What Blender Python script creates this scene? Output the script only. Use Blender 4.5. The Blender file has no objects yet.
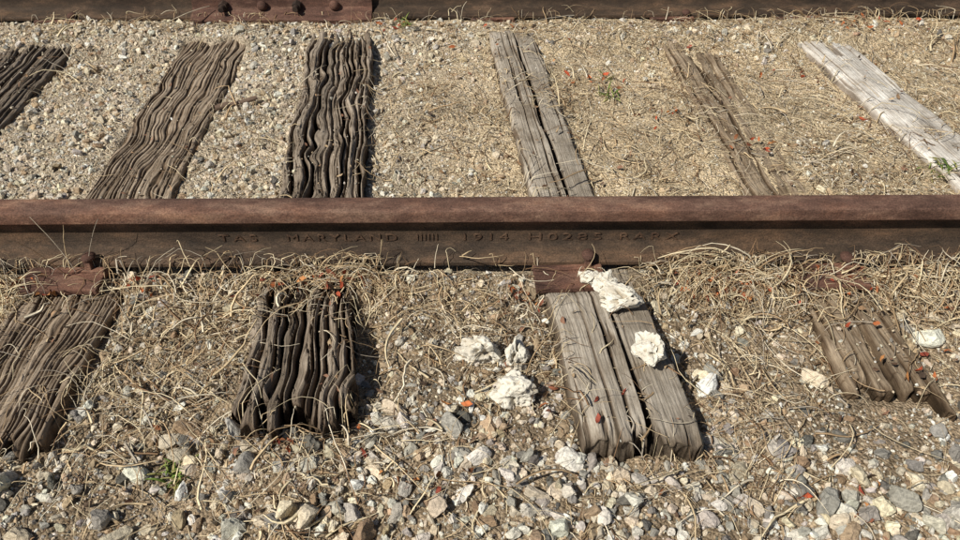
import bpy, bmesh, math, random
import numpy as np
from mathutils import Vector, Matrix, noise as mnoise
rng = np.random.default_rng(7)
random.seed(7)
scene = bpy.context.scene

# ---------------------------------------------------------------- noise
class VN:
    def __init__(s, seed):
        s.t = np.random.default_rng(seed).random((256, 256))
    def __call__(s, x, y):
        x = np.asarray(x, float); y = np.asarray(y, float)
        xf = np.floor(x); yf = np.floor(y)
        fx = x - xf; fy = y - yf
        xi = xf.astype(int); yi = yf.astype(int)
        fx = fx*fx*(3-2*fx); fy = fy*fy*(3-2*fy)
        a = s.t[xi & 255, yi & 255]; b = s.t[(xi+1) & 255, yi & 255]
        c = s.t[xi & 255, (yi+1) & 255]; d = s.t[(xi+1) & 255, (yi+1) & 255]
        return (a*(1-fx)+b*fx)*(1-fy) + (c*(1-fx)+d*fx)*fy - 0.5
def fbm(vn, x, y, o=3):
    r = 0; a = 1
    for i in range(o):
        r = r + a*vn(x*2**i+17.3*i, y*2**i+5.1*i); a *= .5
    return r
n1, n2, n3, n4 = VN(1), VN(2), VN(3), VN(4)
def sstep(a, b, x):
    t = np.clip((x-a)/(b-a), 0, 1)
    return t*t*(3-2*t)

# ---------------------------------------------------------------- mesh helper
def make_mesh(name, V, F, mat, col=None, smooth=False, parent=None):
    V = np.asarray(V, np.float32).reshape(-1, 3); F = np.asarray(F, np.int32)
    k = F.shape[1]
    me = bpy.data.meshes.new(name)
    me.vertices.add(len(V)); me.vertices.foreach_set("co", V.ravel())
    me.loops.add(F.size); me.loops.foreach_set("vertex_index", F.ravel())
    me.polygons.add(len(F)); me.polygons.foreach_set("loop_start", np.arange(0, F.size, k, dtype=np.int32))
    me.polygons.foreach_set("use_smooth", np.full(len(F), smooth, dtype=bool))
    me.update(calc_edges=True)
    if col is not None:
        c = np.ones((len(V), 4), np.float32); c[:, :3] = col
        at = me.color_attributes.new("Col", 'FLOAT_COLOR', 'POINT')
        at.data.foreach_set("color", c.ravel())
    me.materials.append(mat)
    ob = bpy.data.objects.new(name, me)
    scene.collection.objects.link(ob)
    if parent: ob.parent = parent
    return ob

# ---------------------------------------------------------------- materials
def newmat(name, rough=.85, spec=.2):
    m = bpy.data.materials.new(name); m.use_nodes = True
    nt = m.node_tree; b = nt.nodes["Principled BSDF"]
    b.inputs["Roughness"].default_value = rough
    b.inputs["Specular IOR Level"].default_value = spec
    return m, nt, b
def nd(nt, t, **kw):
    n = nt.nodes.new(t)
    for k, v in kw.items(): setattr(n, k, v)
    return n
def noise_node(nt, vec, scale, detail=4, rough=.6):
    n = nd(nt, "ShaderNodeTexNoise"); n.inputs["Scale"].default_value = scale
    n.inputs["Detail"].default_value = detail; n.inputs["Roughness"].default_value = rough
    nt.links.new(vec, n.inputs["Vector"]); return n
def ramp(nt, fac, stops):
    r = nd(nt, "ShaderNodeValToRGB"); e = r.color_ramp.elements
    while len(e) < len(stops): e.new(.5)
    for i, (p, c) in enumerate(stops):
        e[i].position = p; e[i].color = (*c, 1) if len(c) == 3 else c
    nt.links.new(fac, r.inputs[0]); return r
def mixc(nt, mode, fac, a, b):
    m = nd(nt, "ShaderNodeMix", data_type='RGBA', blend_type=mode)
    if isinstance(fac, (int, float)): m.inputs[0].default_value = fac
    else: nt.links.new(fac, m.inputs[0])
    for s, v in ((6, a), (7, b)):
        if isinstance(v, tuple): m.inputs[s].default_value = (*v, 1)
        else: nt.links.new(v, m.inputs[s])
    return m.outputs[2]
def bump(nt, b, h, strength, dist):
    n = nd(nt, "ShaderNodeBump"); n.inputs["Strength"].default_value = strength
    n.inputs["Distance"].default_value = dist
    nt.links.new(h, n.inputs["Height"]); nt.links.new(n.outputs[0], b.inputs["Normal"]); return n
def g(v): return (v, v, v)

def attr_mat(name, nscale, lo, hi, bstr, bdist, rough=.85):
    m, nt, b = newmat(name, rough)
    at = nd(nt, "ShaderNodeAttribute", attribute_name="Col")
    tc = nd(nt, "ShaderNodeTexCoord")
    n = noise_node(nt, tc.outputs["Object"], nscale, 6, .7)
    r = ramp(nt, n.outputs[0], [(.3, g(lo)), (.7, g(hi))])
    c = mixc(nt, 'MULTIPLY', 1.0, at.outputs["Color"], r.outputs[0])
    nt.links.new(c, b.inputs["Base Color"])
    if bstr: bump(nt, b, n.outputs[0], bstr, bdist)
    return m
M_gravel = attr_mat("gravel_mat", 130, .55, 1.28, .9, .006)
M_straw = attr_mat("dry_grass_mat", 60, .65, 1.2, 0, 0, .7)
M_leaf = attr_mat("leaf_mat", 150, .6, 1.2, .4, .002, .7)
M_green = attr_mat("green_leaf_mat", 100, .7, 1.3, 0, 0, .55)
M_white = attr_mat("white_rock_mat", 70, .8, 1.05, .8, .005)

# soil
M_soil, nt, b = newmat("soil_mat", .95, .1)
at = nd(nt, "ShaderNodeAttribute", attribute_name="Col"); tc = nd(nt, "ShaderNodeTexCoord")
na = noise_node(nt, tc.outputs["Object"], 14, 8, .7)
nb = noise_node(nt, tc.outputs["Object"], 160, 5, .7)
vo = nd(nt, "ShaderNodeTexVoronoi"); vo.inputs["Scale"].default_value = 170
nt.links.new(tc.outputs["Object"], vo.inputs["Vector"])
c = mixc(nt, 'MULTIPLY', 1.0, at.outputs["Color"], ramp(nt, na.outputs[0], [(.3, g(.6)), (.7, g(1.2))]).outputs[0])
c = mixc(nt, 'MULTIPLY', 1.0, c, ramp(nt, nb.outputs[0], [(.35, g(.6)), (.65, g(1.25))]).outputs[0])
hs = nd(nt, "ShaderNodeSeparateColor"); nt.links.new(vo.outputs["Color"], hs.inputs[0])
c = mixc(nt, 'MULTIPLY', .8, c, ramp(nt, hs.outputs[0], [(0, (.5, .45, .38)), (.5, g(.98)), (1, (1.35, 1.33, 1.3))]).outputs[0])
nt.links.new(c, b.inputs["Base Color"])
mm = nd(nt, "ShaderNodeMath", operation='SUBTRACT'); nt.links.new(nb.outputs[0], mm.inputs[0]); nt.links.new(vo.outputs["Distance"], mm.inputs[1])
bump(nt, b, mm.outputs[0], 1.0, .006)

# rust steel
def rust(name, a, bcol, ccol, rough=.75, web=None):
    m, nt, b = newmat(name, rough, .3)
    tc = nd(nt, "ShaderNodeTexCoord")
    mp = nd(nt, "ShaderNodeMapping"); mp.inputs["Scale"].default_value = (.4, 1, 1)
    nt.links.new(tc.outputs["Object"], mp.inputs[0])
    n = noise_node(nt, mp.outputs[0], 16, 10, .78); nn = noise_node(nt, tc.outputs["Object"], 260, 4, .7)
    nl = noise_node(nt, mp.outputs[0], 6, 6, .75)
    c = ramp(nt, n.outputs[0], [(.35, a), (.5, bcol), (.63, ccol)]).outputs[0]
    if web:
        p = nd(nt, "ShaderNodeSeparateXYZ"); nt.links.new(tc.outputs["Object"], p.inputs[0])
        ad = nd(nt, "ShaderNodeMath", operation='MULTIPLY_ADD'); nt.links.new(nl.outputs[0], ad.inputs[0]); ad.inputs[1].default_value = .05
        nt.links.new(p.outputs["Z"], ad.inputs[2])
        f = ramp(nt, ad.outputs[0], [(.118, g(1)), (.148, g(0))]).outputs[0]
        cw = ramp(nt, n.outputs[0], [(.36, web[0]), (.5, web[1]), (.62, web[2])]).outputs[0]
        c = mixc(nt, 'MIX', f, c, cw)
    c = mixc(nt, 'MULTIPLY', 1.0, c, ramp(nt, nn.outputs[0], [(.3, g(.5)), (.7, g(1.45))]).outputs[0])
    c = mixc(nt, 'MULTIPLY', 1.0, c, ramp(nt, nl.outputs[0], [(.38, (.52, .50, .50)), (.5, g(.95)), (.62, (1.3, 1.2, 1.1))]).outputs[0])
    nt.links.new(c, b.inputs["Base Color"])
    s = nd(nt, "ShaderNodeMath", operation='ADD'); nt.links.new(n.outputs[0], s.inputs[0]); nt.links.new(nn.outputs[0], s.inputs[1])
    bump(nt, b, s.outputs[0], .8, .0025)
    return m
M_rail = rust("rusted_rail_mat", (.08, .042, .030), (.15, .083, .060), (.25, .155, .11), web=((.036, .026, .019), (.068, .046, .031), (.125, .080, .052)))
M_letter = rust("lettering_mat", (.06, .035, .024), (.11, .068, .044), (.18, .115, .075))
M_rust = rust("rusted_plate_mat", (.06, .032, .024), (.13, .068, .050), (.21, .125, .09), .85)
M_dark = rust("dark_rust_mat", (.02, .015, .013), (.04, .026, .02), (.08, .048, .036))

# wood ties (Col: R cavity, G warped grain coordinate, B strand random)
def wood(name, dark, mid, light):
    m, nt, b = newmat(name, .9, .12)
    at = nd(nt, "ShaderNodeAttribute", attribute_name="Col"); tc = nd(nt, "ShaderNodeTexCoord")
    s = nd(nt, "ShaderNodeSeparateColor"); nt.links.new(at.outputs["Color"], s.inputs[0])
    p = nd(nt, "ShaderNodeSeparateXYZ"); nt.links.new(tc.outputs["Object"], p.inputs[0])
    cx = nd(nt, "ShaderNodeCombineXYZ")
    m1 = nd(nt, "ShaderNodeMath", operation='MULTIPLY'); m1.inputs[1].default_value = .045
    nt.links.new(p.outputs["Y"], m1.inputs[0]); nt.links.new(s.outputs[1], cx.inputs[0]); nt.links.new(m1.outputs[0], cx.inputs[1])
    m2 = nd(nt, "ShaderNodeMath", operation='MULTIPLY'); m2.inputs[1].default_value = .4
    nt.links.new(p.outputs["Z"], m2.inputs[0]); nt.links.new(m2.outputs[0], cx.inputs[2])
    n = noise_node(nt, cx.outputs[0], 260, 5, .8)
    n2_ = noise_node(nt, tc.outputs["Object"], 11, 6, .65)
    c = ramp(nt, n.outputs[0], [(.3, dark), (.48, mid), (.68, light)]).outputs[0]
    c = mixc(nt, 'MULTIPLY', 1.0, c, ramp(nt, n2_.outputs[0], [(.32, (.60, .55, .50)), (.68, (1.22, 1.22, 1.22))]).outputs[0])
    c = mixc(nt, 'MULTIPLY', 1.0, c, ramp(nt, s.outputs[2], [(0, g(.8)), (1, g(1.2))]).outputs[0])
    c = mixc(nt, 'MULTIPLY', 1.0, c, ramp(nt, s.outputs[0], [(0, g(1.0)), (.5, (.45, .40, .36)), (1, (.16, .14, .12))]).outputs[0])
    nt.links.new(c, b.inputs["Base Color"])
    bump(nt, b, n.outputs[0], 1.0, .003)
    return m
W_a = wood("weathered_wood_tan", (.20, .155, .115), (.38, .31, .235), (.50, .42, .33))
W_b = wood("weathered_wood_dark", (.09, .074, .058), (.25, .208, .165), (.42, .365, .30))
W_c = wood("weathered_wood_grey", (.17, .15, .122), (.36, .322, .268), (.50, .46, .395))
W_d = wood("weathered_wood_brown", (.12, .09, .065), (.27, .215, .155), (.40, .33, .24))
W_e = wood("weathered_wood_pale", (.36, .34, .31), (.57, .55, .51), (.70, .68, .64))

# ---------------------------------------------------------------- ties layout
TIES = [
 dict(x=-1.63, k=.00, hw=.118, y0=-.56, y1=2.05, z=.004, m=W_b, n=15, dep=.012, w=.006, seed=11),
 dict(x=-.985, k=.00, hw=.122, y0=-.585, y1=2.07, z=-.003, m=W_a, n=24, dep=.0055, w=.012, seed=12),
 dict(x=-.420, k=-.075, hw=.118, y0=-.535, y1=2.03, z=.016, m=W_b, n=12, dep=.028, w=.013, seed=13, rag=.028),
 dict(x=.255, k=-.105, hw=.112, y0=-.60, y1=2.02, z=.018, m=W_c, n=4, dep=.0045, w=.003, seed=14, split=.58, nr=.24, rag=.006),
 dict(x=.85, k=-.06, hw=.092, y0=-.47, y1=2.0, z=.001, m=W_d, n=7, dep=.009, w=.004, seed=15, bury=True, split=.5, rag=.03),
 dict(x=1.475, k=-.16, hw=.105, y0=-.52, y1=2.04, z=.008, m=W_e, n=4, dep=.004, w=.003, seed=16, nr=.15),
]
xs = -1.63
for i in range(9):
    xs -= .58+.04*math.sin(i*2.1)
    TIES.append(dict(x=xs, k=.03*math.sin(i*1.7), hw=.115, y0=-.56+.04*math.sin(i), y1=2.04, z=.004, m=[W_a, W_c, W_b][i % 3], n=9, dep=.012, w=.004, seed=30+i, far=True))
xs = 1.45
for i in range(9):
    xs += .58+.04*math.sin(i*2.7)
    TIES.append(dict(x=xs, k=.03*math.sin(i*1.3), hw=.113, y0=-.56+.04*math.cos(i), y1=2.04, z=.004, m=[W_c, W_a, W_d][i % 3], n=9, dep=.012, w=.004, seed=50+i, far=True))
def hwf(t, y): return t['hw']*(1-t.get('nr', 0)*sstep(.02, .2, y))
YB = 1.24
def tie_mask(x, y, mg=0.0):
    """index of the tie under a point, or -1 (the last stretch before the far rail is buried)"""
    idx = np.full(np.shape(x), -1)
    for i, t in enumerate(TIES):
        e = YB + .06*math.sin(i*2.3) - (.12 if i == 5 else 0) - (.07 if i == 4 else 0)
        e = e + .06*fbm(n4, np.asarray(x)*14, i*3.0+0*np.asarray(x), 2)
        hit = (np.abs(x-(t['x']+t['k']*y)) < hwf(t, y)+mg) & (y > t['y0']-mg) & ((y < e+mg) | (y > 1.58)) & (y < t['y1']+mg)
        idx = np.where(hit, i, idx)
    return idx
TZ = np.array([t['z'] for t in TIES]+[-9.0])

def ground_h(x, y):
    x = np.asarray(x, float); y = np.asarray(y, float)
    z = -.016 + 0*x
    z = z - .012*sstep(.08, .45, -y) - .035*sstep(.55, 1.1, -y) - .10*sstep(1.1, 4, -y)
    z = z + .026*np.exp(-((y+.10)/.035)**2)
    z = z + (.034+.02*np.exp(-((x-1.35)/.25)**2))*sstep(1.13, 1.32, y)*sstep(1.75, 1.5, y)
    z = z - .14*sstep(1.9, 4, y)
    z = z + .010*np.exp(-((x-.82)/.35)**2)*sstep(.1, .3, y)*sstep(1.3, .8, y)
    z = z - .022*np.exp(-((x+.255)/.045)**2-((y+.33)/.17)**2) - .024*np.exp(-((x-.44)/.04)**2-((y+.40)/.17)**2)
    near = np.exp(-(np.hypot(x, y)/6)**2)
    z = z + .020*fbm(n1, x*5, y*5, 3)*near + .009*fbm(n2, x*32, y*32, 2)*near
    z = z + (1-near)*.15*fbm(n3, x*.08, y*.08, 2)
    return z
def surf_h(x, y):
    z = ground_h(x, y)
    z = np.maximum(z, TZ[tie_mask(x, y)])
    for yc in (0, 1.505):
        dd = np.abs(y-yc)
        z = np.where(dd < .068, np.maximum(z, .04), z)
    return z

# ---------------------------------------------------------------- ground
def axis(lo, hi, st, far):
    a = list(np.arange(lo, hi, st)); s = st; v = a[-1]
    while v < far: s *= 1.25; v += s; a.append(v)
    s = st; v = a[0]; pre = []
    while v > -far: s *= 1.25; v -= s; pre.append(v)
    return np.array(pre[::-1]+a)
gx = axis(-2.7, 2.7, .009, 400); gy = axis(-1.2, 2.1, .009, 400)
X, Y = np.meshgrid(gx, gy, indexing='ij')
Z = ground_h(X, Y)
tm = tie_mask(X, Y, -.008)
bury = np.array([t.get('bury', False) for t in TIES]+[False])
Z = np.where((tm >= 0) & (~bury[tm]), np.minimum(Z, -.07), Z)
Z = np.where((tm >= 0) & bury[tm], np.minimum(Z, -.007+.012*fbm(n2, X*9, Y*9, 3)), Z)
nxg, nyg = X.shape
I = np.arange(nxg*nyg).reshape(nxg, nyg)
F = np.stack([I[:-1, :-1], I[1:, :-1], I[1:, 1:], I[:-1, 1:]], -1).reshape(-1, 4)
mixr = sstep(-.5, .3, X)*sstep(0, .2, Y)
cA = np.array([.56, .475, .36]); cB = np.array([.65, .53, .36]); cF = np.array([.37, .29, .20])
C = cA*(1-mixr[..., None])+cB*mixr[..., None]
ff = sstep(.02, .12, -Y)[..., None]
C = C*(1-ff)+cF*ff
C = C*(1+.45*fbm(n4, X*4, Y*4, 3))[..., None]
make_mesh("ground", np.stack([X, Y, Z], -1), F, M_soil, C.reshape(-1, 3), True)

# ---------------------------------------------------------------- ties
DZ = [-.003, -.014, -.03, -.05, -.16]
def build_tie(t):
    r = np.random.default_rng(t['seed']); vn = VN(t['seed']); vm = VN(t['seed']+100)
    far = t.get('far', False)
    du = .005 if far else .0016; dv = .02 if far else .0045
    hw = t['hw']; L = t['y1']-t['y0']; rag = t.get('rag', .012)
    nu = int(2*hw/du)+1; nv = int(L/dv)+1
    u = np.linspace(-hw, hw, nu); v = np.linspace(0, L, nv)
    U, V = np.meshgrid(u, v, indexing='ij')
    wu = U + t['w']*2.2*fbm(vn, V*6, U*12, 2) + t['w']*.9*fbm(vm, V*18, U*30, 1)
    bpos = np.sort(np.linspace(-hw, hw, t['n']+1)[1:-1] + r.normal(0, hw/t['n']*.5, t['n']-1))
    ext = np.concatenate([[-hw-.004], bpos, [hw+.004]])
    k = np.clip(np.searchsorted(ext, wu)-1, 0, len(ext)-2)
    dl = wu-ext[k]; dr = ext[k+1]-wu
    d = np.clip(np.minimum(dl, dr), 0, 1); nearb = np.where(dl < dr, k, k+1)
    half = np.maximum((ext[k+1]-ext[k])/2, .002)
    cd = .25+1.5*np.clip(.5+1.3*fbm(vm, V*2.2, nearb*7.7, 2), 0, 1)
    cw = .0018+.0030*np.clip(.5+vn(V*4, nearb*3.1), 0, 1)
    if t['n'] < 6: cd *= np.clip(1+2*vn(V*3, nearb*9.), 0, 2); cw *= .7
    if t['n'] > 18: cw *= .75
    crack = np.exp(-(d/cw)**2)
    strandz = r.normal(0, t['dep']*.16, len(ext))[k] + t['dep']*.35*fbm(vn, k*5.3+U*0, V*3, 2)
    H = -t['dep']*cd*crack + strandz + t['dep']*.30*np.sqrt(np.clip(d/half, 0, 1)) - t['dep']*.2
    fine = np.abs(fbm(vn, wu*260, V*5, 2))
    H -= (.0014+t['dep']*.07)*np.clip(.35-fine, 0, 1)*3
    fine2 = np.abs(fbm(vm, wu*120+9, V*7, 2))
    H -= (.0010+t['dep']*.10)*np.clip(.2-fine2, 0, 1)*5*(.4 if t['n'] < 6 else 1)
    H += .003*fbm(vm, U*20, V*6, 3)
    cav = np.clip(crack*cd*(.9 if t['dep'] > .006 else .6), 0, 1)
    if t['n'] >= 6:
        g2 = np.abs(fbm(vn, wu*95+40, V*9+9, 2)); m2 = np.clip(1-g2/.05, 0, 1)
        H -= m2*t['dep']*.45; cav = np.clip(cav+m2*.45, 0, 1)
    if t['n'] < 6:
        g3 = fbm(vm, wu*70+4, V*3.5, 3); m3 = np.clip((g3-.36)/.05, 0, 1)
        H -= m3*.006; cav = np.clip(cav+m3*.5, 0, 1)
    if 'split' in t:
        sp = (t['split']*2-1)*hw + .010*fbm(vn, V*4, V*0, 3)
        ds = np.abs(U-sp); c2 = np.exp(-(ds/(.0045+.007*np.clip(fbm(vm, V*3, V*0+3, 2)+.3, 0, 1)))**4)
        H = H*(1-c2) - .055*c2; cav = np.maximum(cav, c2)
        H += np.where(U > sp, -.005, .002)
    Y_ = V + t['y0']
    top = t['z'] + .010*(sstep(.12, .35, -Y_)) * (.4 if t.get('bury') else 1)
    for yc in (0, 1.505):
        top = top + (np.minimum(0, .000-top))*sstep(.19, .13, np.abs(Y_-yc))
    Zz = top + H
    if t.get('bury'): Zz = Zz + .014*fbm(vm, U*14, V*5, 3)
    ed = hw-np.abs(U); Zz -= .006*np.exp(-(ed/.004)) + .008*np.clip(fbm(vn, V*9, np.sign(U)*3+U*0, 3), 0, 1)*np.exp(-ed/.012)
    re = r.normal(0, rag, len(ext))[k] + rag*.8*fbm(vn, wu*70, U*0, 2)
    endw = np.exp(-V/.06); Y_ = Y_ + re*endw
    Zz -= .004*np.exp(-(V/.005)) + .05*np.exp(-(V/.03))*np.clip(fbm(vm, wu*60, V*12, 2)+.05, 0, 1)
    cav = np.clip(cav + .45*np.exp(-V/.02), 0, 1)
    edge = (.018 if t['dep'] > .02 else .010)*fbm(vm, V*6, np.sign(U)*5, 3)*(np.abs(U)/hw)**3
    sc = hwf(t, Y_)/hw
    Xx = t['x'] + t['k']*Y_ + U*sc + edge
    A = [Xx, Y_, Zz, cav, wu, r.random(len(ext))[k]]
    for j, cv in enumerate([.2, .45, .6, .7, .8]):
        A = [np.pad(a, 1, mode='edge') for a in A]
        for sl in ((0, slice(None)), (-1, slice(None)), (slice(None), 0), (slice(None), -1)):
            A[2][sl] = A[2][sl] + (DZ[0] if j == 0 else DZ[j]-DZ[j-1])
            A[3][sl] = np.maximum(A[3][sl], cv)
            q = A[1][sl]; nz = .006*fbm(vn, A[4][sl]*90, q*8+j*3.7, 2)
            if sl[0] == 0: A[0][sl] += nz
            elif sl[0] == -1: A[0][sl] -= nz
            elif sl[1] == 0: A[1][sl] += nz*1.5+.002
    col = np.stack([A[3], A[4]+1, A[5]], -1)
    a, b_ = A[0].shape
    I = np.arange(a*b_).reshape(a, b_)
    F = np.stack([I[:-1, :-1], I[1:, :-1], I[1:, 1:], I[:-1, 1:]], -1).reshape(-1, 4)
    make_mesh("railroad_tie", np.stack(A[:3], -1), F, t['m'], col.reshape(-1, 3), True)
for t in TIES: build_tie(t)

# ---------------------------------------------------------------- rails
ZB = .02
def prof_rail():
    h = [(-.066, 0), (-.066, .009), (-.060, .0125), (-.030, .0185), (-.014, .025), (-.0085, .034), (-.0075, .065), (-.0085, .088),
         (-.012, .098), (-.029, .1035), (-.0325, .107), (-.0335, .130), (-.031, .136), (-.025, .1392), (-.012, .1408), (0, .1412)]
    return h + [(-a, b) for a, b in h[-2::-1]]
def extrude(prof, xlist, yc, zc):
    n = len(prof); V = []
    for j, x in enumerate(xlist):
        for (a, b) in prof: V.append((x, yc+a, zc+b))
    m = len(xlist); F = []
    for j in range(m-1):
        for i in range(n):
            i2 = (i+1) % n
            F.append((j*n+i, j*n+i2, (j+1)*n+i2, (j+1)*n+i))
    return V, F
def mesh_from(name, V, F, mat, smooth=True, parent=None, angle=35):
    me = bpy.data.meshes.new(name); me.from_pydata(V, [], F); me.update()
    me.materials.append(mat)
    ob = bpy.data.objects.new(name, me); scene.collection.objects.link(ob)
    bm = bmesh.new(); bm.from_mesh(me); bmesh.ops.recalc_face_normals(bm, faces=bm.faces)
    for e in bm.edges:
        if len(e.link_faces) == 2 and e.calc_face_angle(0) > math.radians(angle): e.smooth = False
    for f in bm.faces: f.smooth = smooth
    bm.to_mesh(me); bm.free()
    if parent: ob.parent = parent
    return ob
P = prof_rail(); n = len(P)
def rail(name, yc, spans):
    V = []; F = []
    for a, b in spans:
        xl = list(np.linspace(a, b, 30)); v, f = extrude(P, xl, yc, ZB)
        o = len(V); V += v; F += [tuple(i+o for i in q) for q in f]
        F += [tuple(o+i for i in range(n)), tuple(o+len(v)-n+i for i in range(n))[::-1]]
    return mesh_from(name, V, F, M_rail)
rail_near = rail("steel_rail", 0, [(-40, 40)])
JX = -.76
rail_far = rail("steel_rail", 1.505, [(-40, JX-.003), (JX+.003, 40)])

def lettering(s, x0, x1):
    cu = bpy.data.curves.new("brand_lettering", 'FONT'); cu.body = s; cu.size = .030; cu.extrude = .0022; cu.space_character = 1.35
    ob = bpy.data.objects.new("tmp", cu); scene.collection.objects.link(ob)
    bpy.context.view_layer.update()
    me = bpy.data.meshes.new_from_object(ob)
    bpy.data.objects.remove(ob)
    co = np.array([v.co[:] for v in me.vertices]); w0, w1 = co[:, 0].min(), co[:, 0].max()
    for v in me.vertices:
        x, y, z = v.co
        v.co = (x0+(x-w0)/(w1-w0)*(x1-x0), -.0085-z, ZB+.034+y*1.0)
    me.materials.append(M_letter)
    o2 = bpy.data.objects.new("brand_lettering", me); scene.collection.objects.link(o2); o2.parent = rail_near
for s, a, b_ in [("TAS", -.645, -.55), ("MARYLAND", -.475, -.205), ("IIIIII", -.155, -.105), ("1914", -.04, .07), ("H0285", .12, .30), ("RARX", .345, .49)]:
    lettering(s, a, b_)

def bm_obj(name, bm, mat, parent=None, bev=0, smooth=False):
    me = bpy.data.meshes.new(name); bm.to_mesh(me); bm.free(); me.materials.append(mat)
    ob = bpy.data.objects.new(name, me); scene.collection.objects.link(ob)
    if bev:
        md = ob.modifiers.new("bev", 'BEVEL'); md.width = bev; md.segments = 2
    for p in me.polygons: p.use_smooth = smooth
    if parent: ob.parent = parent
    return ob
barP = [(-.084, -.006), (-.086, .004), (-.066, .016), (-.040, .026), (-.030, .034), (-.026, .055), (-.028, .084), (-.031, .097), (-.012, .098), (-.0088, .06), (-.012, .03), (-.069, .006)]
for sgn in (1, -1):
    V, F = extrude([(sgn*a, b) for a, b in barP], list(np.linspace(JX-.355, JX+.345, 8)), 1.505, ZB+.001)
    k = len(barP)
    F += [tuple(range(k)), tuple(len(V)-k+i for i in range(k))[::-1]]
    bar = mesh_from("joint_bar", V, F, M_rust, parent=rail_far)
for i, bx in enumerate([-.23, -.08, .055, .20]):
    bm = bmesh.new()
    R = Matrix.Rotation(math.radians(90), 4, 'X')
    zb = ZB+.044
    if i % 2 == 0:
        bmesh.ops.create_cone(bm, cap_ends=True, segments=6, radius1=.020, radius2=.018, depth=.026, matrix=Matrix.Translation((JX+bx, 1.505-.042, zb)) @ R)
        bmesh.ops.create_cone(bm, cap_ends=True, segments=14, radius1=.0115, radius2=.011, depth=.036, matrix=Matrix.Translation((JX+bx, 1.505-.064, zb)) @ R)
    else:
        bmesh.ops.create_uvsphere(bm, u_segments=18, v_segments=10, radius=.020, matrix=Matrix.Translation((JX+bx, 1.505-.040, zb)) @ Matrix.Diagonal((1, .9, 1, 1)))
    bm_obj("joint_bolt", bm, M_rust if i % 2 else M_dark, parent=rail_far, bev=.0015 if i % 2 == 0 else 0, smooth=i % 2 == 1)

def plate(x, yc, w=.19, l=.29, rot=0):
    bm = bmesh.new(); bmesh.ops.create_cube(bm, size=1, matrix=Matrix.Diagonal((w, l, .016, 1)))
    for s in (-1, 1):
        bmesh.ops.create_cube(bm, size=1, matrix=Matrix.Translation((0, s*.078, .010)) @ Matrix.Diagonal((w*.97, .018, .008, 1)))
    o = bm_obj("tie_plate", bm, M_rust, bev=.003); o.location = (x, yc, .0115); o.rotation_euler[2] = rot
def spike(x, y, sgn, lift=0, tilt=0):
    bm = bmesh.new()
    bmesh.ops.create_cube(bm, size=1, matrix=Matrix.Translation((0, 0, -.03)) @ Matrix.Diagonal((.016, .016, .09, 1)))
    r = bmesh.ops.create_uvsphere(bm, u_segments=16, v_segments=10, radius=1, matrix=Matrix.Translation((0, sgn*.008, .018)) @ Matrix.Diagonal((.016, .021, .010, 1)))
    for v in r['verts']:
        if v.co.z < .014: v.co.z = .014
    o = bm_obj("rail_spike", bm, M_rust, bev=.0015); o.location = (x, y, .022+lift); o.rotation_euler = (tilt, 0, random.uniform(-.2, .2))
for i, t in enumerate(TIES):
    for yc in (0, 1.505):
        x = t['x']+t['k']*yc
        if i in (2,) and yc == 0: continue
        dx = {3: -.045, 4: -.01, 1: -.02}.get(i, 0)
        lp = .30 if yc == 0 else .17
        plate(x+dx, yc, .17 if i in (3, 4) else .19, lp, -t['k']*.5)
        spike(x+dx-.05, yc+.074, -1)
        if yc == 0 or i in (0, 4):
            spike(x+dx+(.052 if i != 1 else .055), yc-.074, 1, lift=.012 if i in (1, 3) else 0, tilt=-.12 if i == 1 else 0)

# ---------------------------------------------------------------- stones
def ico(sub):
    bm = bmesh.new(); bmesh.ops.create_icosphere(bm, subdivisions=sub, radius=1)
    bm.verts.ensure_lookup_table()
    V = np.array([v.co[:] for v in bm.verts]); F = np.array([[v.index for v in f.verts] for f in bm.faces]); bm.free()
    return V, F
def stone_variants(sub, nvar, seed):
    r = np.random.default_rng(seed); V0, F = ico(sub); out = []
    for i in range(nvar):
        V = V0.copy()
        for j in range(11 if sub > 1 else 3):
            nrm = r.normal(size=3); nrm /= np.linalg.norm(nrm); d = r.uniform(.38, .8)
            s = V@nrm; V = V - np.clip(s-d, 0, None)[:, None]*nrm
        V += r.normal(0, .035 if sub > 2 else .07, V.shape)
        V *= np.array([1.1, r.uniform(.6, .95), r.uniform(.5, .85)])
        out.append(V)
    return out, F
SV = {1: stone_variants(1, 24, 1), 2: stone_variants(2, 30, 2), 3: stone_variants(3, 40, 3)}
def rotm(N, r):
    q = r.normal(size=(N, 4)); q[:, 1:3] *= .55; q /= np.linalg.norm(q, axis=1)[:, None]
    w, x, y, z = q.T
    return np.stack([1-2*(y*y+z*z), 2*(x*y-z*w), 2*(x*z+y*w), 2*(x*y+z*w), 1-2*(x*x+z*z), 2*(y*z-x*w), 2*(x*z-y*w), 2*(y*z+x*w), 1-2*(x*x+y*y)], -1).reshape(N, 3, 3)
PAL = np.array([(.75, .65, .49), (.62, .58, .50), (.36, .34, .30), (.54, .41, .27), (.85, .81, .71), (.17, .16, .14), (.36, .25, .16), (.80, .70, .54)])
def view_w(x, y): return np.abs(x) < 1.22+.46*y+.35
chunks = {}
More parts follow.
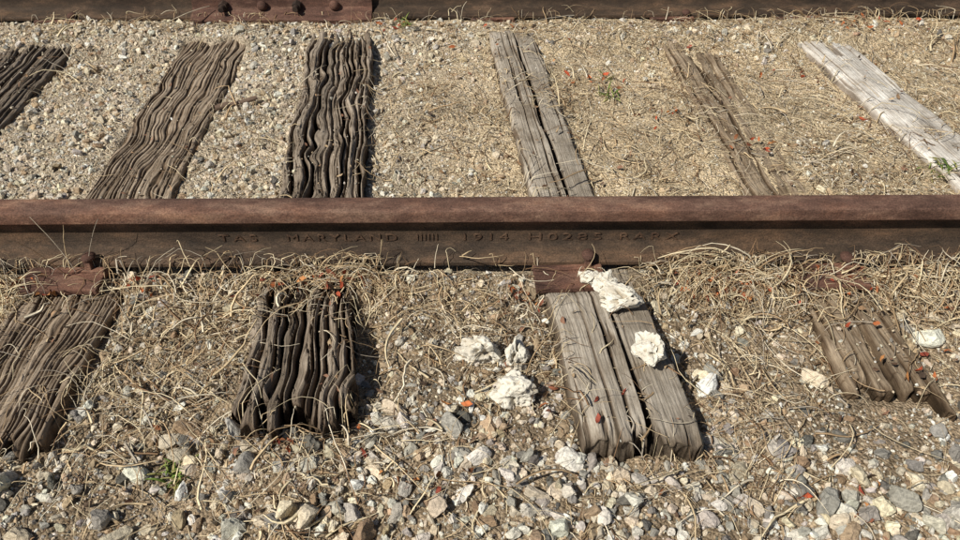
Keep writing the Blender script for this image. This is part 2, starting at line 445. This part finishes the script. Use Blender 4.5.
def scatter(name, N, xr, yr, rfun, dens, palp, sub=None, lift=.25, ontie=0.006, seed=0):
    r = np.random.default_rng(seed)
    x = r.uniform(*xr, N); y = r.uniform(*yr, N)
    keep = r.random(N) < dens(x, y)*np.where(view_w(x, y), 1, .35)
    for yc in (0, 1.505): keep &= np.abs(y-yc) > .07
    x = x[keep]; y = y[keep]; N = len(x)
    rad = rfun(r, N, x, y)
    ti = tie_mask(x, y, 0.0)
    tin = tie_mask(x, y, .009)
    bur = bury[ti] & (ti >= 0)
    k2 = ((tin < 0)) | ((ti >= 0) & (rad < .008) & (r.random(N) < np.where(bur, .08, ontie)))
    x = x[k2]; y = y[k2]; rad = rad[k2]; ti = ti[k2]; N = len(x)
    z = np.where(ti >= 0, TZ[ti], ground_h(x, y)) + rad*lift*r.uniform(-.6, 1.6, N)
    col = PAL[r.choice(len(PAL), N, p=palp)]*(r.uniform(.68, 1.15, N)[:, None])*(1+r.normal(0, .02, (N, 3)))
    place(name, x, y, z, rad, np.clip(col, 0, .86), r, sub)
def place(name, x, y, z, rad, col, r, sub=None):
    N = len(x); R = rotm(N, r)
    sel = np.where(rad < .0075, 1, np.where(rad < .015, 2, 3)) if sub is None else np.full(N, sub)
    for s in (1, 2, 3):
        vs, F = SV[s]; vi = r.integers(0, len(vs), N)
        for k in range(len(vs)):
            ii = np.where((sel == s) & (vi == k))[0]
            if not len(ii): continue
            V = vs[k]
            W = np.einsum('nij,vj->nvi', R[ii], V)*rad[ii][:, None, None] + np.stack([x[ii], y[ii], z[ii]], -1)[:, None, :]
            chunks.setdefault(name, []).append((W.reshape(-1, 3), (F[None]+(np.arange(len(ii))*len(V))[:, None, None]).reshape(-1, 3), np.repeat(col[ii], len(V), 0)))
def flush(name, mat, smooth=False):
    Vs = []; Fs = []; Cs = []; o = 0
    for V, F, C in chunks[name]:
        Vs.append(V); Fs.append(F+o); Cs.append(C); o += len(V)
    return make_mesh(name, np.concatenate(Vs), np.concatenate(Fs), mat, np.concatenate(Cs), smooth)
def rf_fg(r, N, x, y): return np.clip(r.lognormal(math.log(.0098), .52, N)*(1+.40*sstep(.3, .8, -y)), .004, .036)
def rf_mid(r, N, x, y): return np.clip(r.lognormal(math.log(.0062), .45, N), .003, .016)
def rf_grit(r, N, x, y): return np.clip(r.lognormal(math.log(.0030), .3, N), .0016, .006)
pf = [.23, .18, .15, .10, .16, .06, .04, .08]; pm = [.30, .13, .07, .13, .18, .02, .01, .16]
def dfg(x, y):
    a = .48+.40*sstep(.35, .75, -y)+1.2*fbm(n4, x*4+9, y*4, 3) - .25*sstep(.5, .9, x)*sstep(.6, .3, -y)
    return np.clip(a, .12, 1)
scatter("gravel", 11500, (-2.4, 2.4), (-1.25, -.07), rf_fg, dfg, pf, seed=1, lift=.35)
scatter("gravel", 28000, (-2.4, 2.4), (-1.25, -.07), rf_mid, lambda x, y: .25+.75*dfg(x, y), pf, seed=2)
def dmid(x, y):
    left = sstep(.05, -.45, x+.15*fbm(n3, x*3, y*3, 2)); top = sstep(1.0, 1.35, y)
    return np.clip(.10+.80*left+.4*top+.45*fbm(n2, x*4, y*4, 2), 0.02, 1)
scatter("gravel", 40000, (-2.9, 2.9), (.06, 1.45), rf_mid, dmid, pm, seed=3)
scatter("gravel", 2600, (-2.9, 2.9), (.06, 1.45), lambda r, N, x, y: r.uniform(.009, .020, N), dmid, pm, seed=4, lift=.4)
scatter("gravel", 60000, (-2.6, 2.9), (.06, 1.45), rf_grit, lambda x, y: .55+.3*dmid(x, y), pm, ontie=.03, seed=5)
scatter("gravel", 40000, (-2.0, 2.0), (-1.1, -.07), rf_grit, lambda x, y: .8, pf, ontie=.012, seed=6)
scatter("gravel", 9000, (-2.9, 2.9), (1.56, 2.6), rf_mid, lambda x, y: .8, pm, seed=8)
def pile(x, y): return np.exp(-((x-.07)/.13)**2-((y+.38)/.11)**2)*.9 + np.exp(-((x-.47)/.05)**2-((y+.25)/.14)**2)*.8
scatter("gravel", 700, (-.25, .7), (-.6, -.12), lambda r, N, x, y: r.uniform(.006, .018, N), pile, [.15, .05, 0, 0, .75, 0, 0, .05], seed=9, lift=.5)
flush("gravel", M_gravel)

# ---------------------------------------------------------------- straw
SP = np.array([(.82, .69, .46), (.68, .53, .33), (.48, .34, .20), (.85, .75, .57), (.26, .16, .09), (.46, .40, .32)])
def tubes(Pn, Rr, col, r, flat=None, sides=3):
    N, K, _ = Pn.shape
    T = np.gradient(Pn, axis=1); T /= np.linalg.norm(T, axis=2, keepdims=True)+1e-9
    ref = np.array([0, 0, 1.])+r.normal(0, .45, (N, 3)); ref /= np.linalg.norm(ref, axis=1, keepdims=True)
    S = np.cross(T, ref[:, None, :]); S /= np.linalg.norm(S, axis=2, keepdims=True)+1e-9
    B = np.cross(S, T)
    fl = np.ones(N) if flat is None else flat
    rings = []
    for k in range(sides):
        a = 2*math.pi*k/sides+.5
        rings.append(Pn + S*(math.cos(a)*Rr*fl[:, None])[..., None] + B*(math.sin(a)*Rr)[..., None])
    V = np.stack(rings, 2)
    I = np.arange(N*K*sides).reshape(N, K, sides)
    F = []
    for k in range(sides):
        k2 = (k+1) % sides
        F.append(np.stack([I[:, :-1, k], I[:, :-1, k2], I[:, 1:, k2], I[:, 1:, k]], -1).reshape(-1, 4))
    return V.reshape(-1, 3), np.concatenate(F), np.repeat(col, K*sides, 0)
straw = []
def lying(N, xr, yr, dens, L=(.03, .12), rad=(.0006, .0013), seed=0, hmax=.012, K=7, blade=.25, p=None, cv=.13):
    r = np.random.default_rng(seed)
    x = r.uniform(*xr, N); y = r.uniform(*yr, N)
    kp = (r.random(N) < dens(x, y)*np.where(view_w(x, y), 1, .4)); x = x[kp]; y = y[kp]; N = len(x)
    th = r.uniform(0, 2*math.pi, N)
    Ln = r.uniform(0, 1, N)**1.6*(L[1]-L[0])+L[0]
    cur = r.normal(0, cv, N)
    P = np.zeros((N, K, 3)); px = x.copy(); py = y.copy()
    for j in range(K):
        P[:, j, 0] = px; P[:, j, 1] = py
        th = th + cur + r.normal(0, .12, N) + (r.random(N) < .07)*r.normal(0, .9, N)
        px = px+np.cos(th)*Ln/(K-1); py = py+np.sin(th)*Ln/(K-1)
    s = np.linspace(0, 1, K)[None]
    hz = surf_h(P[..., 0], P[..., 1])
    hz = np.maximum(hz, (hz[:, :1]*(1-s)+hz[:, -1:]*s))
    arch = r.uniform(0, 1, (N, 1))**2*hmax
    P[..., 2] = hz + .002 + r.uniform(0, 1, (N, 1))**2*hmax + arch*np.sin(math.pi*s) + (r.normal(0, .012, (N, 1))*s).clip(0, .03)
    ok = ~(((np.abs(P[..., 1]) < .045) | (np.abs(P[..., 1]-1.505) < .045)).any(1))
    P = P[ok]; N = len(P)
    R = (r.uniform(rad[0], rad[1], N)[:, None])*(1-.6*s)
    col = SP[r.choice(len(SP), N, p=p if p is not None else [.24, .22, .16, .17, .12, .09])]*r.uniform(.72, 1.12, N)[:, None]
    fl = np.where(r.random(N) < blade, r.uniform(1.8, 3.6, N), 1)
    straw.append(tubes(P, R, col, r, fl))
def flus(name, lst, mat):
    Vs = []; Fs = []; Cs = []; o = 0
    for V, F, C in lst: Vs.append(V); Fs.append(F+o); Cs.append(C); o += len(V)
    return make_mesh(name, np.concatenate(Vs), np.concatenate(Fs), mat, np.concatenate(Cs), True)
def off_tie(x, y):
    ti = tie_mask(x, y, 0); b = bury[ti] & (ti >= 0)
    return np.where(ti < 0, 1.0, np.where(b, np.where(y < 0, .22, .12), .04))
def clump(x):   # how much dead growth piles up along the near rail
    return np.clip(.22+.9*np.exp(-((x+1.15)/.14)**2)+.7*np.exp(-((x+.38)/.17)**2)+.9*np.exp(-((x-.60)/.14)**2)+.9*np.exp(-((x-1.0)/.2)**2)+.5*fbm(n1, np.asarray(x)*8, 0*np.asarray(x)+2, 2), .08, 1)
def d_fg(x, y):
    a = .42+1.9*fbm(n3, x*3.5+3, y*3.5, 3)
    a = a + .45*sstep(-.5, -.9, x) + .25*sstep(.45, .9, x)*sstep(-.65, -.4, y) + 1.0*clump(x)*np.exp(-((y+.11)/.07)**2) - .15*sstep(.5, .75, -y)
    return np.clip(a, .06, 1)*off_tie(x, y)
def d_md(x, y):
    a = .20+.75*sstep(-.45, .2, x)+1.0*fbm(n1, x*3+8, y*3, 3)
    return np.clip(a, .04, 1)*off_tie(x, y)
lying(9500, (-2.2, 2.2), (-1.2, -.06), d_fg, L=(.03, .17), rad=(.0006, .0015), seed=21, hmax=.026, K=8)
lying(3600, (-2.2, 2.2), (-.26, -.065), lambda x, y: off_tie(x, y)*clump(x), L=(.04, .16), rad=(.0007, .0016), seed=22, hmax=.04, cv=.28)
lying(12000, (-2.6, 2.8), (.06, 1.43), d_md, L=(.02, .11), rad=(.0006, .0013), seed=23, hmax=.014, K=6)
lying(1900, (-2.6, 2.8), (.06, 1.43), d_md, L=(.06, .20), rad=(.0009, .0018), seed=26, hmax=.035, K=9)
lying(9000, (-2.2, 2.6), (.06, 1.43), d_md, L=(.01, .035), rad=(.0005, .0012), seed=24, hmax=.006, K=4)
lying(9000, (-2.0, 2.0), (-1.1, -.06), d_fg, L=(.01, .05), rad=(.0006, .0014), seed=25, hmax=.010, K=4, p=[.18, .2, .2, .12, .2, .1])

def standing(cx, cy, sx, sy, N, L, el, seed, droop=2.0, az=None, azs=1.2, rad=(.0006, .0015), K=9, colp=None):
    r = np.random.default_rng(seed)
    x = r.normal(cx, sx, N); y = np.minimum(r.normal(cy, sy, N), -.068) if cy < 0 else r.normal(cy, sy, N)
    a = r.uniform(0, 2*math.pi, N) if az is None else r.normal(az, azs, N)
    e = r.uniform(el[0], el[1], N); Ln = r.uniform(L[0], L[1], N)
    P = np.zeros((N, K, 3)); p = np.stack([x, y, surf_h(x, y)-.003], -1)
    for j in range(K):
        P[:, j] = p
        p = p+np.stack([np.cos(a)*np.cos(e), np.sin(a)*np.cos(e), np.sin(e)], -1)*(Ln/(K-1))[:, None]
        e = e-droop*r.uniform(.3, 1.3, N)/(K-1); a = a+r.normal(0, .28, N)
    gz = surf_h(P[..., 0], P[..., 1])+.003
    P[..., 2] = np.maximum(P[..., 2], gz)
    s = np.linspace(0, 1, K)[None]
    R = r.uniform(rad[0], rad[1], N)[:, None]*(1-.6*s)
    col = SP[r.choice(len(SP), N, p=colp or [.22, .24, .21, .12, .15, .06])]*r.uniform(.72, 1.12, N)[:, None]
    bad = ((np.abs(P[..., 1]) < .04) & (P[..., 2] < .165)).any(1)
    P, R, col = P[~bad], R[~bad], col[~bad]
    if len(P): straw.append(tubes(P, R, col, r, np.where(r.random(len(P)) < .35, 2.2, 1.0)))
for i, (cx, sx, N, L) in enumerate([(-1.16, .09, 230, (.06, .17)), (-.87, .05, 70, (.05, .12)), (-.42, .08, 200, (.05, .14)), (-.30, .06, 150, (.05, .15)),
        (.60, .05, 230, (.08, .22)), (.68, .10, 220, (.06, .16)), (.98, .15, 300, (.06, .17)), (.12, .2, 40, (.04, .08)), (-.65, .12, 40, (.04, .08)), (.47, .04, 70, (.05, .10))]):
    standing(cx, -.10, sx, .024, N, L, (.1, 1.3), 60+i, droop=3.0)
standing(-.99, -.09, .02, .01, 5, (.16, .22), (1.2, 1.5), 90, droop=.4, rad=(.0012, .0018))
standing(.62, -.085, .03, .01, 18, (.2, .28), (.9, 1.3), 91, droop=3.0, az=2.9, azs=.5, rad=(.001, .0018))
standing(-.38, -.08, .05, .01, 10, (.12, .18), (.7, 1.3), 92, droop=1.6)
standing(.92, -.12, .09, .03, 50, (.10, .2), (.2, .9), 93, droop=2.2, az=-1.3, azs=.7)
for i in range(40):
    r = random.Random(i); standing(r.uniform(-1.4, 1.6), r.uniform(-.95, -.2), .03, .03, 14, (.03, .10), (.1, 1.1), 120+i)
for i in range(40):
    r = random.Random(i+50); standing(r.uniform(-.3, 1.8), r.uniform(.15, 1.4), .04, .04, 22, (.03, .11), (.1, 1.2), 160+i)
for i in range(30):
    r = random.Random(i+90); standing(r.uniform(-1.8, 1.9), 1.40, .08, .02, 20, (.03, .11), (.2, 1.2), 210+i)
flus("dry_grass", straw, M_straw)

# ---------------------------------------------------------------- leaves
def leaves(name, pts, mat, pal, size, seed, up=.5):
    r = np.random.default_rng(seed); Vs = []; Fs = []; Cs = []; o = 0
    base = np.array([(-1, 0, 0), (-.4, .42, .12), (.35, .38, .12), (1.05, 0, .1), (.35, -.38, .12), (-.4, -.42, .12), (-.4, 0, -.04), (.35, 0, -.02)])
    F0 = np.array([(0, 6, 1), (1, 6, 7), (1, 7, 2), (2, 7, 3), (0, 5, 6), (5, 7, 6), (5, 4, 7), (4, 3, 7)])
    for (x, y) in pts:
        s = r.uniform(*size); R = rotm(1, r)[0]
        B = base.copy(); B[:, 2] += .6*r.uniform(-1, 1)*B[:, 0]**2+r.normal(0, .09, 8); B[:, 1] *= r.uniform(.7, 1.3); B[:, :2] += r.normal(0, .09, (8, 2))
        V = (B*s)@R.T + np.array([x, y, float(surf_h(np.array(x), np.array(y)))+up*s+.006])
        Vs.append(V); Fs.append(F0+o); o += 8
        Cs.append(np.repeat([np.array(pal[r.integers(len(pal))])*r.uniform(.7, 1.2)], 8, 0))
    make_mesh(name, np.concatenate(Vs), np.concatenate(Fs), mat, np.concatenate(Cs), True)
r = random.Random(3); pts = []
for cx, cy, s, n_ in [(.56, -.125, .04, 34), (.65, -.13, .05, 34), (.11, -.16, .04, 16), (-.385, -.585, .02, 7), (-.14, -.65, .025, 8), (-1.1, -.13, .05, 26),
                      (-.80, -.12, .03, 14), (.93, -.12, .06, 22), (-.33, -.12, .05, 18), (.60, .68, .06, 12), (-.30, 1.38, .05, 18), (1.5, 1.38, .12, 28),
                      (.85, .5, .06, 12), (.42, .95, .08, 12), (-.45, -.12, .06, 14), (.15, -.45, .1, 8), (.95, -.35, .15, 14), (.70, -.72, .1, 10), (.1, 1.3, .3, 12), (1.0, 1.0, .3, 14), (.0, -.6, .4, 14)]:
    for _ in range(n_): pts.append((r.gauss(cx, s), r.gauss(cy, s*.5)))
pts = [(x, (min(y, -.085) if -.085 < y < .04 else y)) for x, y in pts]
pts = [(x, (1.40 if 1.41 < y < 1.6 else y)) for x, y in pts]
leaves("fallen_leaves", pts, M_leaf, [(.44, .09, .04), (.52, .16, .055), (.28, .065, .04), (.34, .14, .065), (.52, .24, .09), (.24, .09, .05)], (.006, .014), 5, up=.9)
pts = [(r.uniform(-1.6, 1.9), r.choice([r.uniform(-1., -.1), r.uniform(.1, 1.4)])) for _ in range(900)]
leaves("leaf_litter", pts, M_leaf, [(.26, .14, .09), (.34, .22, .13), (.46, .34, .21), (.14, .085, .055), (.10, .07, .05)], (.004, .012), 6)

def weed(cx, cy, s, n_, seed):
    r = np.random.default_rng(seed); K = 6
    a = r.uniform(0, 6.28, n_); e = r.uniform(.4, 1.3, n_); L = r.uniform(.4, 1, n_)*s
    P = np.zeros((n_, K, 3)); x = r.normal(cx, s*.25, n_); y = r.normal(cy, s*.25, n_); p = np.stack([x, y, surf_h(x, y)], -1)
    for j in range(K):
        P[:, j] = p; p = p+np.stack([np.cos(a)*np.cos(e), np.sin(a)*np.cos(e), np.sin(e)], -1)*(L/(K-1))[:, None]; e = e-.25
    R = .0011*np.sin(np.linspace(.5, 3.0, K))[None]*np.ones((n_, 1))
    c = np.array([(.16, .24, .05), (.24, .30, .08), (.12, .19, .04), (.34, .32, .12)])[r.integers(0, 4, n_)]*r.uniform(.8, 1.2, (n_, 1))
    V, F, C = tubes(P, R, c, r, np.full(n_, 2.6)); make_mesh("green_weed", V, F, M_green, C, True)
weed(-.595, -.635, .05, 38, 1); weed(.43, .84, .06, 16, 2); weed(1.33, .37, .06, 30, 3); weed(-.29, 1.39, .06, 20, 4); weed(.45, .98, .05, 8, 5)

# ---------------------------------------------------------------- white rocks
def white_rock(x, y, z, sx, sy, sz, seed, rot=0, hole=None):
    bm = bmesh.new(); bmesh.ops.create_icosphere(bm, subdivisions=6, radius=1)
    o = Vector((seed*7.3, seed*3.1, seed*1.7)); rr = random.Random(seed)
    planes = [(Vector((rr.gauss(0, 1), rr.gauss(0, 1), rr.gauss(0, 1))).normalized(), rr.uniform(.42, .78)) for _ in range(15)]
    dark_mix = []  # share of darker grey-brown: pits, the hole and random patches
    for v in bm.verts:
        d = v.co.normalized()
        p = d*(1+mnoise.noise(d*1.5+o)*.6)
        for nrm, dd in planes:
            s = p.dot(nrm)
            if s > dd: p = p-nrm*(s-dd)*.92
        a = mnoise.noise(p*2.2+o)*.16; dr = 0
        pit = mnoise.noise(p*3.2+o*2); a -= min(max(0, pit-.22)*1.6, .28); dr += min(max(0, pit-.26)*4, .8)
        pit = mnoise.noise(p*9+o*3); a -= min(max(0, pit-.26)*.7, .08); dr += min(max(0, pit-.3)*4, .6)
        a += mnoise.noise(p*7+o)*.045+mnoise.noise(p*18+o)*.02+mnoise.noise(p*40+o)*.010
        if hole is not None:
            c = (d-Vector(hole).normalized()).length; hh = math.exp(-(c/.24)**4); a -= .5*hh; dr += hh
        p = p + d*a
        dark_mix.append(min(dr+max(0, mnoise.noise(p*1.6+o*4)-.05)*1.1, 1))
        v.co = (p.x*sx*1.25, p.y*sy*1.25, p.z*sz*1.25)
    me = bpy.data.meshes.new("white_rock"); bm.to_mesh(me); bm.free()
    for p in me.polygons: p.use_smooth = True
    at = me.color_attributes.new("Col", 'FLOAT_COLOR', 'POINT')
    dd = np.array(dark_mix)[:, None]
    c = np.ones((len(me.vertices), 4), np.float32); c[:, :3] = np.array([.80, .76, .66])*(1-dd)+np.array([.42, .36, .27])*dd; at.data.foreach_set("color", c.ravel())
    me.materials.append(M_white)
    ob = bpy.data.objects.new("white_rock", me); scene.collection.objects.link(ob); ob.location = (x, y, z); ob.rotation_euler = (0, 0, rot)
white_rock(.006, -.330, -.008, .046, .040, .042, 1)
white_rock(.078, -.345, -.008, .032, .042, .040, 12)
white_rock(.074, -.440, -.012, .054, .046, .042, 3)
white_rock(.290, -.165, .045, .034, .030, .026, 4, .2)
white_rock(.325, -.215, .045, .060, .034, .030, 5, -.35)
white_rock(.258, -.130, .035, .026, .022, .020, 8, .2)
white_rock(.358, -.395, .056, .040, .046, .036, 6, .2, hole=(.35, -.5, .8))

r_ = np.random.default_rng(5); t_ = np.linspace(0, 1, 12)
Pk = np.stack([-.86+.125*t_, .765+.055*t_+.004*np.sin(t_*7), .002+.008*t_], -1)[None]
V, F, C = tubes(Pk, (.007+.002*np.sin(t_*9))[None]*(1-.3*t_), np.array([[.16, .11, .08]]), r_, np.array([1.4]), 8)
make_mesh("stick", V, F, M_straw, C, True)

# ---------------------------------------------------------------- light, world, camera
Ld = Vector((.72, .56, -1.0)).normalized()
sun = bpy.data.lights.new("sun", 'SUN'); sun.energy = 5.0; sun.angle = math.radians(.5); sun.color = (1, .94, .83)
so = bpy.data.objects.new("sun", sun); so.rotation_euler = Ld.to_track_quat('-Z', 'Y').to_euler(); scene.collection.objects.link(so)
w = bpy.data.worlds.new("World"); scene.world = w; w.use_nodes = True
nt = w.node_tree; bg = nt.nodes["Background"]
sk = nt.nodes.new("ShaderNodeTexSky"); sk.sky_type = 'NISHITA'; sk.sun_disc = False
sk.sun_elevation = math.asin(-Ld.z); sk.sun_rotation = math.atan2(-Ld.x, -Ld.y)
nt.links.new(sk.outputs[0], bg.inputs[0]); bg.inputs[1].default_value = .05
cam = bpy.data.cameras.new("camera"); cam.lens = 30; cam.clip_end = 2000; cam.clip_start = .02
co = bpy.data.objects.new("camera", cam); scene.collection.objects.link(co)
co.matrix_world = Matrix.Translation((0, -1.573, 1.27)) @ Matrix.Rotation(math.radians(50), 4, 'X') @ Matrix.Rotation(math.radians(-.3), 4, 'Z')
scene.camera = co
scene.view_settings.view_transform = 'Standard'; scene.view_settings.look = 'None'; scene.view_settings.exposure = 0
